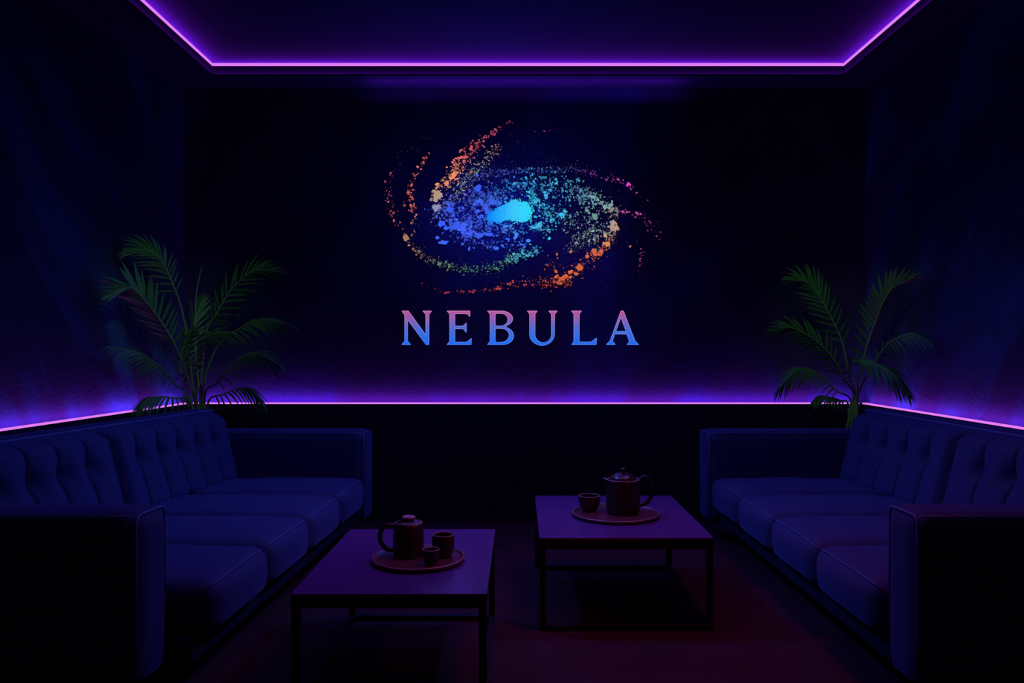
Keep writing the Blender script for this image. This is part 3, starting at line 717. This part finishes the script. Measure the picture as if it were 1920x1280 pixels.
stroke(A, [(1510, 770, 36, .8), (1450, 870, 42, .9), (1380, 930, 42, .8), (1280, 1010, 40, .7), (1190, 1070, 34, 1)], 300, 1.4, 6.5, [(0, (200, 150, 125)), (0.3, (225, 120, 85)), (1, (214, 88, 68))], 2.5, (0.45, 1.0))
stroke(A, [(1250, 1080, 24, .6), (1130, 1088, 32, 1), (1000, 1092, 34, .8), (900, 1098, 32, .75), (780, 1128, 18, .4), (650, 1140, 9, .3), (480, 1143, 8, .14), (340, 1090, 14, .12)], 620, 1.4, 7.5, [(0, (214, 86, 68)), (0.35, (208, 80, 84)), (0.6, (200, 65, 85)), (1, (150, 45, 80))], 2.5, (0.4, 1.0))
stroke(A, [(1170, 930, 40), (1120, 1010, 40)], 40, 1.5, 5, [(0, (200, 120, 105)), (1, (200, 90, 80))], 2.2)
stroke(A, [(1030, 181, 3), (1100, 177, 3), (1165, 170, 3)], 7, 1.8, 4.5, [(0, (225, 40, 110)), (1, (190, 60, 110))], 1.2)
MG = (222, 72, 198)                                 # magenta splashes
bigs(A, [(1594, 498, 13, 13), (1530, 468, 8, 5), (1560, 662, 9, 5), (1640, 668, 8, 4), (1668, 676, 7, 5)], MG)
stroke(A, [(1380, 425, 20, .8), (1500, 460, 28, 1), (1560, 490, 24, .8), (1640, 550, 14, .35), (1720, 600, 8, .25)], 100, 1.5, 6, [(0, (150, 70, 170)), (0.4, MG), (1, (190, 80, 160))], 2.4, (0.45, 1.0))
stroke(A, [(1520, 655, 16, 1), (1600, 665, 14, .8), (1680, 690, 20, .9), (1725, 750, 30, .6), (1790, 830, 22, .25)], 100, 1.6, 7, [(0, (215, 110, 180)), (0.4, MG), (1, (190, 75, 160))], 2.4, (0.45, 1.0))
stroke(A, [(1665, 880, 10, .9), (1675, 920, 12, 1), (1660, 1000, 10, .3), (1665, 1050, 10, .4)], 34, 1.6, 6, [(0, MG), (1, (180, 75, 165))], 2.0, (0.4, 1.0))
A.build('warm_splash', art)

A = Art()                                                     # fine dust
for _ in range(1500):
    a = random.uniform(0, 6.283); q = random.random() ** 0.6
    x, y = 960 + 640 * q * math.cos(a), 690 + 360 * q * math.sin(a)
    r = random.uniform(0.8, 2.0)
    A.blob(x, y, r, r, jit((60 + 60 * q, 70, 190 - 90 * q), 30, (0.3, 0.8)))
for _ in range(70):
    x, y = random.choice([(520, 160), (450, 260), (370, 215), (290, 290), (240, 345), (1000, 70), (940, 220), (1130, 360), (880, 370), (960, 335), (1450, 1085), (1600, 870), (1300, 380), (1050, 290)])
    r = random.uniform(1.2, 2.6); A.blob(x + random.gauss(0, 22), y + random.gauss(0, 22), r, r, jit((120, 105, 130), 20, (0.3, 0.9)))
A.build('dust', art)

# ------------------------------------------------------------------ lettering
def arc(cx, cy, rx, ry, a0, a1, n=18):
    return [(cx + rx * math.cos(R(a0 + (a1 - a0) * i / n)), cy + ry * math.sin(R(a0 + (a1 - a0) * i / n))) for i in range(n + 1)]
letters = []
letters.append((740, [[(110, 103), (205, 103), (467, 462), (467, 155), (425, 103), (553, 103), (513, 155), (513, 606), (470, 606), (195, 232), (195, 557), (240, 606), (105, 606), (152, 557), (152, 165)]]))
letters.append((740, [[(785, 103), (1129, 103), (1128, 190), (1105, 160), (1085, 146), (1055, 140), (903, 140), (903, 329), (1005, 329), (1030, 324), (1050, 310), (1074, 280), (1076, 420), (1062, 416), (1050, 392), (1030, 373), (1005, 367), (903, 367), (903, 570), (1070, 570), (1092, 564), (1153, 512), (1146, 606), (785, 606), (826, 560), (826, 146)]]))
letters.append((740, [[(1392, 103), (1570, 103)] + arc(1600, 218, 170, 115, -80, 60, 16) + [(1665, 338)] + arc(1625, 475, 160, 131, -70, 90, 20) + [(1392, 606), (1431, 560), (1431, 148)],
                     [(1507, 137), (1560, 137)] + arc(1590, 232, 108, 96, -90, 90, 16) + [(1507, 328)],
                     [(1507, 362), (1570, 362)] + arc(1595, 467, 121, 105, -90, 90, 16) + [(1507, 572)]]))
letters.append((970, [[(150, 103), (298, 103), (265, 147), (265, 450)] + arc(389, 450, 124, 128, 180, 0, 20) + [(513, 147), (470, 103), (600, 103), (560, 147), (556, 450)] + arc(370, 450, 186, 167, 0, 180, 24) + [(185, 147)]]))
letters.append((970, [[(813, 103), (962, 103), (928, 147), (928, 568), (1108, 568), (1187, 507), (1183, 606), (815, 606), (850, 560), (850, 147)]]))
letters.append((970, [[(1555, 103), (1590, 103), (1768, 557), (1820, 606), (1645, 606), (1683, 560), (1641, 447), (1461, 447), (1428, 557), (1470, 606), (1335, 606), (1388, 557)], [(1554, 195), (1632, 408), (1476, 408)]]))
LY = YB - 0.022
zt, zb = at(0, 570 + 103 / 8, LY).z, at(0, 570 + 606 / 8, LY).z
M['letter'] = ramp_emit_mat('pink to blue glow', zb, zt, [(0.0, srgb(30, 105, 245)), (0.30, srgb(52, 110, 228)), (0.55, srgb(88, 104, 205)), (0.75, srgb(140, 92, 180)), (1.0, srgb(186, 82, 150))])
M['letter_edge'] = ramp_emit_mat('pale letter edge glow', zb, zt, [(0.0, srgb(95, 140, 245)), (0.45, srgb(125, 140, 225)), (1.0, srgb(205, 140, 200))])
sign = empty('wall_lettering', at(975, 615, LY), 'glowing pink-to-blue serif lettering under the galaxy', 'sign')
for x0, loops in letters:
    L3 = [[at(x0 + x / 8, 570 + y / 8, LY) for x, y in lp] for lp in loops]
    tri = tessellate_polygon(L3); flat = [p for lp in L3 for p in lp]
    bm = bmesh.new(); fr = [bm.verts.new(p) for p in flat]; bk = [bm.verts.new(p + Vector((0, 0.014, 0))) for p in flat]
    for t in tri: bm.faces.new([fr[i] for i in t]); bm.faces.new([bk[i] for i in reversed(t)])
    k = 0
    for lp in L3:
        n = len(lp)
        for i in range(n): bm.faces.new((fr[k+i], fr[k+(i+1) % n], bk[k+(i+1) % n], bk[k+i]))
        k += n
    l = from_bm('letter', bm, M['letter'], sign)
    bm = bmesh.new()
    for lp in L3:
        for p, q in zip(lp, lp[1:] + lp[:1]): tube(bm, [p, q], 0.0019, 5)
    from_bm('outline', bm, M['letter_edge'], l)

# ------------------------------------------------------------------ palms
def make_palm(label, px, py_, base, fronds, rpot):
    root = empty('potted_palm', (base[0], base[1], 0), label, 'plant', 'corner palms')
    bm = bmesh.new(); lathe(bm, [(0, 0), (rpot * 0.78, 0), (rpot * 0.82, 0.02), (rpot, 0.33), (rpot, 0.36), (rpot * 0.93, 0.36), (rpot * 0.9, 0.31), (0, 0.31)], (base[0], base[1], 0), 32)
    pot = from_bm('pot', bm, M['pot'], root, True)
    bm = bmesh.new(); lathe(bm, [(0, 0.335), (rpot * 0.5, 0.332), (rpot * 0.91, 0.322)], (base[0], base[1], 0), 32)
    from_bm('soil', bm, M['soil'], root, True)
    for fi, fr in enumerate(fronds):
        pts, start, N, Lmax, nrm, drop, wid = fr
        b0 = Vector((base[0] + random.uniform(-0.05, 0.05), base[1] + random.uniform(-0.04, 0.02), 0.325))
        P = spline([b0, b0.lerp(pts[0], 0.5) + Vector((0, 0, 0.04))] + pts, 60)
        bm = bmesh.new(); tube(bm, P, [0.0075 * (1 - i / 60) + 0.0018 for i in range(61)], 6)
        stalk_bm = bm
        bm = bmesh.new(); nrm = Vector(nrm).normalized()
        if N:
            for k in range(N):
                t = start + (1 - start) * (k / (N - 1)) ** 0.95; i = min(59, int(t * 60)); u = t * 60 - i
                p = P[i].lerp(P[i+1], u); T = (P[min(i+2, 60)] - P[max(i-1, 0)]).normalized()
                f = k / (N - 1)
                prof = (0.45 + 0.55 * math.sin(math.pi * min(1, (f + 0.12) / 0.72) * 0.5) ) if f < 0.6 else (1.0 - 0.55 * ((f - 0.6) / 0.4) ** 1.3)
                al = R(54 - 43 * f)
                for sd in (-1, 1):
                    S = T.cross(nrm); 
                    if S.length < 0.05: continue
                    S.normalize(); Nn = S.cross(T).normalized()
                    dh = R(-25)
                    So = S * sd * math.cos(dh) + Nn * math.sin(dh); Bn = (Nn * math.cos(dh) - S * sd * math.sin(dh)).normalized()
                    L = Lmax * prof * random.uniform(0.88, 1.08); a = al + R(random.uniform(-6, 6))
                    d = (T * math.cos(a) + So * math.sin(a) + Bn * random.uniform(-.10, .10)).normalized()
                    w0 = wid * random.uniform(0.85, 1.1) * (0.55 + 0.45 * prof)
                    acr = d.cross(Bn)
                    if acr.length < 0.01: continue
                    acr.normalize(); fold = d.cross(acr).normalized(); prev = None
                    for s in range(9):
                        q = s / 8
                        c = p + d * (L * q) + Vector((0, 0, -1)) * (drop * L * q ** 2.1)
                        w = max(0.0004, w0 * min(1, (q + 0.12) / 0.30) ** 0.7 * min(1, (1 - q) / 0.45) ** 0.8)
                        row = [c - acr * w + fold * (-0.2 * w), c, c + acr * w + fold * (-0.2 * w)]
                        for z in row:
                            z.x = min(max(z.x, xl(z.y) + 0.012), xr(z.y) - 0.012); z.y = min(z.y, YB - WT - 0.012)
                        row = [bm.verts.new(z) for z in row]
                        if prev:
                            bm.faces.new((prev[0], prev[1], row[1], row[0])); bm.faces.new((prev[1], prev[2], row[2], row[1]))
                        prev = row
            fo = from_bm('frond', bm, M['leaf'], root, True, fix=False)
            from_bm('stalk', stalk_bm, M['stalk'], fo, True)
        else:
            bm.free(); from_bm('spear_leaf', stalk_bm, M['stalk'], root, True)
    return root

def ptsL(L): return [at(180 + x / 3.555, 440 + y / 3.555, Y) for x, y, Y in L]
def ptsR(L): return [at(1420 + x / 3.764, 480 + y / 3.764, Y) for x, y, Y in L]
CAM = (0.25, -1, 0.25)
left = [
 (ptsL([(645, 1000, 5.25), (610, 700, 5.15), (565, 475, 5.05), (500, 300, 4.95), (450, 195, 4.88), (400, 130, 4.82), (335, 95, 4.78), (255, 98, 4.74)]), 0.50, 20, 0.22, (0.5, -1, 0.4), 0.28, 0.0085),
 (ptsL([(640, 1040, 5.2), (545, 780, 4.95), (480, 650, 4.85), (400, 530, 4.75), (320, 430, 4.66), (230, 350, 4.58), (125, 375, 4.50)]), 0.42, 18, 0.23, (0.12, -1, 0.22), 0.10, 0.0120),
 (ptsL([(672, 900, 5.3), (662, 600, 5.3), (668, 400, 5.28), (690, 280, 5.26), (705, 210, 5.25)]), 1, 0, 0, CAM, 0, 0),
 (ptsL([(700, 1000, 5.28), (735, 650, 5.2), (800, 530, 5.15), (890, 380, 5.1), (1000, 270, 5.05), (1080, 235, 5.02), (1185, 245, 5.0)]), 0.42, 18, 0.22, (0.1, -1, -0.1), 0.20, 0.0090),
 (ptsL([(715, 1020, 5.28), (780, 800, 5.2), (860, 690, 5.15), (940, 635, 5.12), (1040, 580, 5.1), (1150, 568, 5.08), (1290, 602, 5.05)]), 0.50, 18, 0.17, (-0.2, -1, 0.8), 0.35, 0.0075),
 (ptsL([(670, 1040, 5.15), (668, 950, 5.05), (680, 800, 4.92), (710, 715, 4.84), (770, 668, 4.78), (880, 655, 4.72)]), 0.50, 18, 0.16, (-0.1, -1, 0.35), 0.35, 0.0080),
 (ptsL([(610, 1060, 5.2), (530, 1000, 5.0), (460, 905, 4.85), (380, 845, 4.75), (280, 785, 4.65), (120, 750, 4.52)]), 0.45, 20, 0.19, (0.2, -1, 0.8), 0.38, 0.0075),
 (ptsL([(730, 1050, 5.25), (800, 990, 5.15), (900, 870, 5.05), (1000, 805, 5.0), (1100, 800, 4.97), (1200, 858, 4.94)]), 0.45, 18, 0.18, (-0.2, -1, 0.7), 0.40, 0.0075),
 (ptsL([(750, 1110, 5.35), (850, 1062, 5.32), (950, 1025, 5.3), (1035, 1040, 5.28), (1095, 1105, 5.26)]), 0.42, 16, 0.15, (0, -1, 0.9), 0.65, 0.0075),
 (ptsL([(620, 1110, 5.2), (520, 1088, 5.0), (420, 1078, 4.9), (340, 1095, 4.84), (290, 1140, 4.8)]), 0.40, 18, 0.13, (0, -1, 0.9), 0.5, 0.0085),
 (ptsL([(640, 1000, 5.3), (620, 800, 5.28), (650, 600, 5.3), (700, 450, 5.32)]), 0.45, 16, 0.20, (0, -1, 0.1), 0.10, 0.0080),
 (ptsL([(600, 1090, 5.25), (575, 980, 5.15), (560, 850, 5.1), (590, 720, 5.05), (640, 640, 5.0)]), 0.5, 14, 0.15, (0, -1, 0.2), 0.2, 0.0080),
]
right = [
 (ptsR([(680, 960, 5.3), (640, 800, 5.25), (600, 610, 5.2), (530, 450, 5.15), (460, 320, 5.12), (400, 230, 5.1), (335, 180, 5.08), (255, 168, 5.06)]), 0.45, 18, 0.21, (-0.2, -1, -0.2), 0.14, 0.0105),
 (ptsR([(685, 980, 5.25), (620, 880, 5.15), (540, 730, 5.05), (440, 620, 5.0), (330, 545, 4.96), (220, 503, 4.93), (115, 530, 4.9)]), 0.42, 18, 0.18, (-0.2, -1, -0.1), 0.14, 0.0100),
 (ptsR([(710, 950, 5.25), (745, 740, 5.1), (800, 550, 5.0), (850, 420, 4.92), (895, 310, 4.85), (960, 220, 4.8), (1075, 165, 4.72)]), 0.36, 20, 0.21, (0.3, -1, -0.2), 0.06, 0.0120),
 (ptsR([(720, 960, 5.2), (800, 800, 5.0), (900, 640, 4.85), (1000, 570, 4.72), (1100, 548, 4.62), (1200, 588, 4.52)]), 0.50, 16, 0.16, (-0.2, -1, 0.7), 0.30, 0.0075),
 (ptsR([(710, 980, 5.2), (715, 860, 5.0), (780, 775, 4.85), (860, 772, 4.75), (960, 830, 4.68), (1055, 950, 4.62)]), 0.42, 20, 0.17, (0, -1, 0.5), 0.40, 0.0085),
 (ptsR([(660, 1020, 5.3), (560, 950, 5.25), (470, 855, 5.2), (370, 805, 5.17), (265, 810, 5.14), (160, 930, 5.1)]), 0.42, 20, 0.16, (0.1, -1, 0.8), 0.55, 0.0080),
 (ptsR([(640, 1045, 5.36), (590, 1020, 5.34), (530, 1000, 5.32), (465, 992, 5.3), (405, 1018, 5.28)]), 0.45, 14, 0.09, (0, -1, 0.9), 0.5, 0.0085),
 (ptsR([(690, 980, 5.25), (660, 880, 5.15), (650, 790, 5.05), (700, 745, 4.95), (800, 740, 4.85)]), 0.50, 14, 0.13, (0, -1, 0.3), 0.3, 0.0075),
]
make_palm('dark feathery palm in the corner by the sofa at the two-cup table', 0, 0, (-2.15, 5.33), left, 0.13)
make_palm('dark feathery palm in the corner by the sofa at the one-cup table', 0, 0, (2.275, 5.36), right, 0.115)

# ------------------------------------------------------------------ world and camera
w = bpy.data.worlds.new('World'); sc.world = w; w.use_nodes = True
w.node_tree.nodes['Background'].inputs['Color'].default_value = (0.002, 0.002, 0.008, 1)
cam = bpy.data.cameras.new('Camera'); co = bpy.data.objects.new('Camera', cam); C.objects.link(co)
co.location = (0, 0, EYE); co.rotation_euler = (R(90), 0, 0)
cam.sensor_width = 36; cam.lens = F / 1920 * 36
cam.shift_x = -12 / 1920; cam.shift_y = 8 / 1920
cam.clip_start = 0.05
sc.camera = co
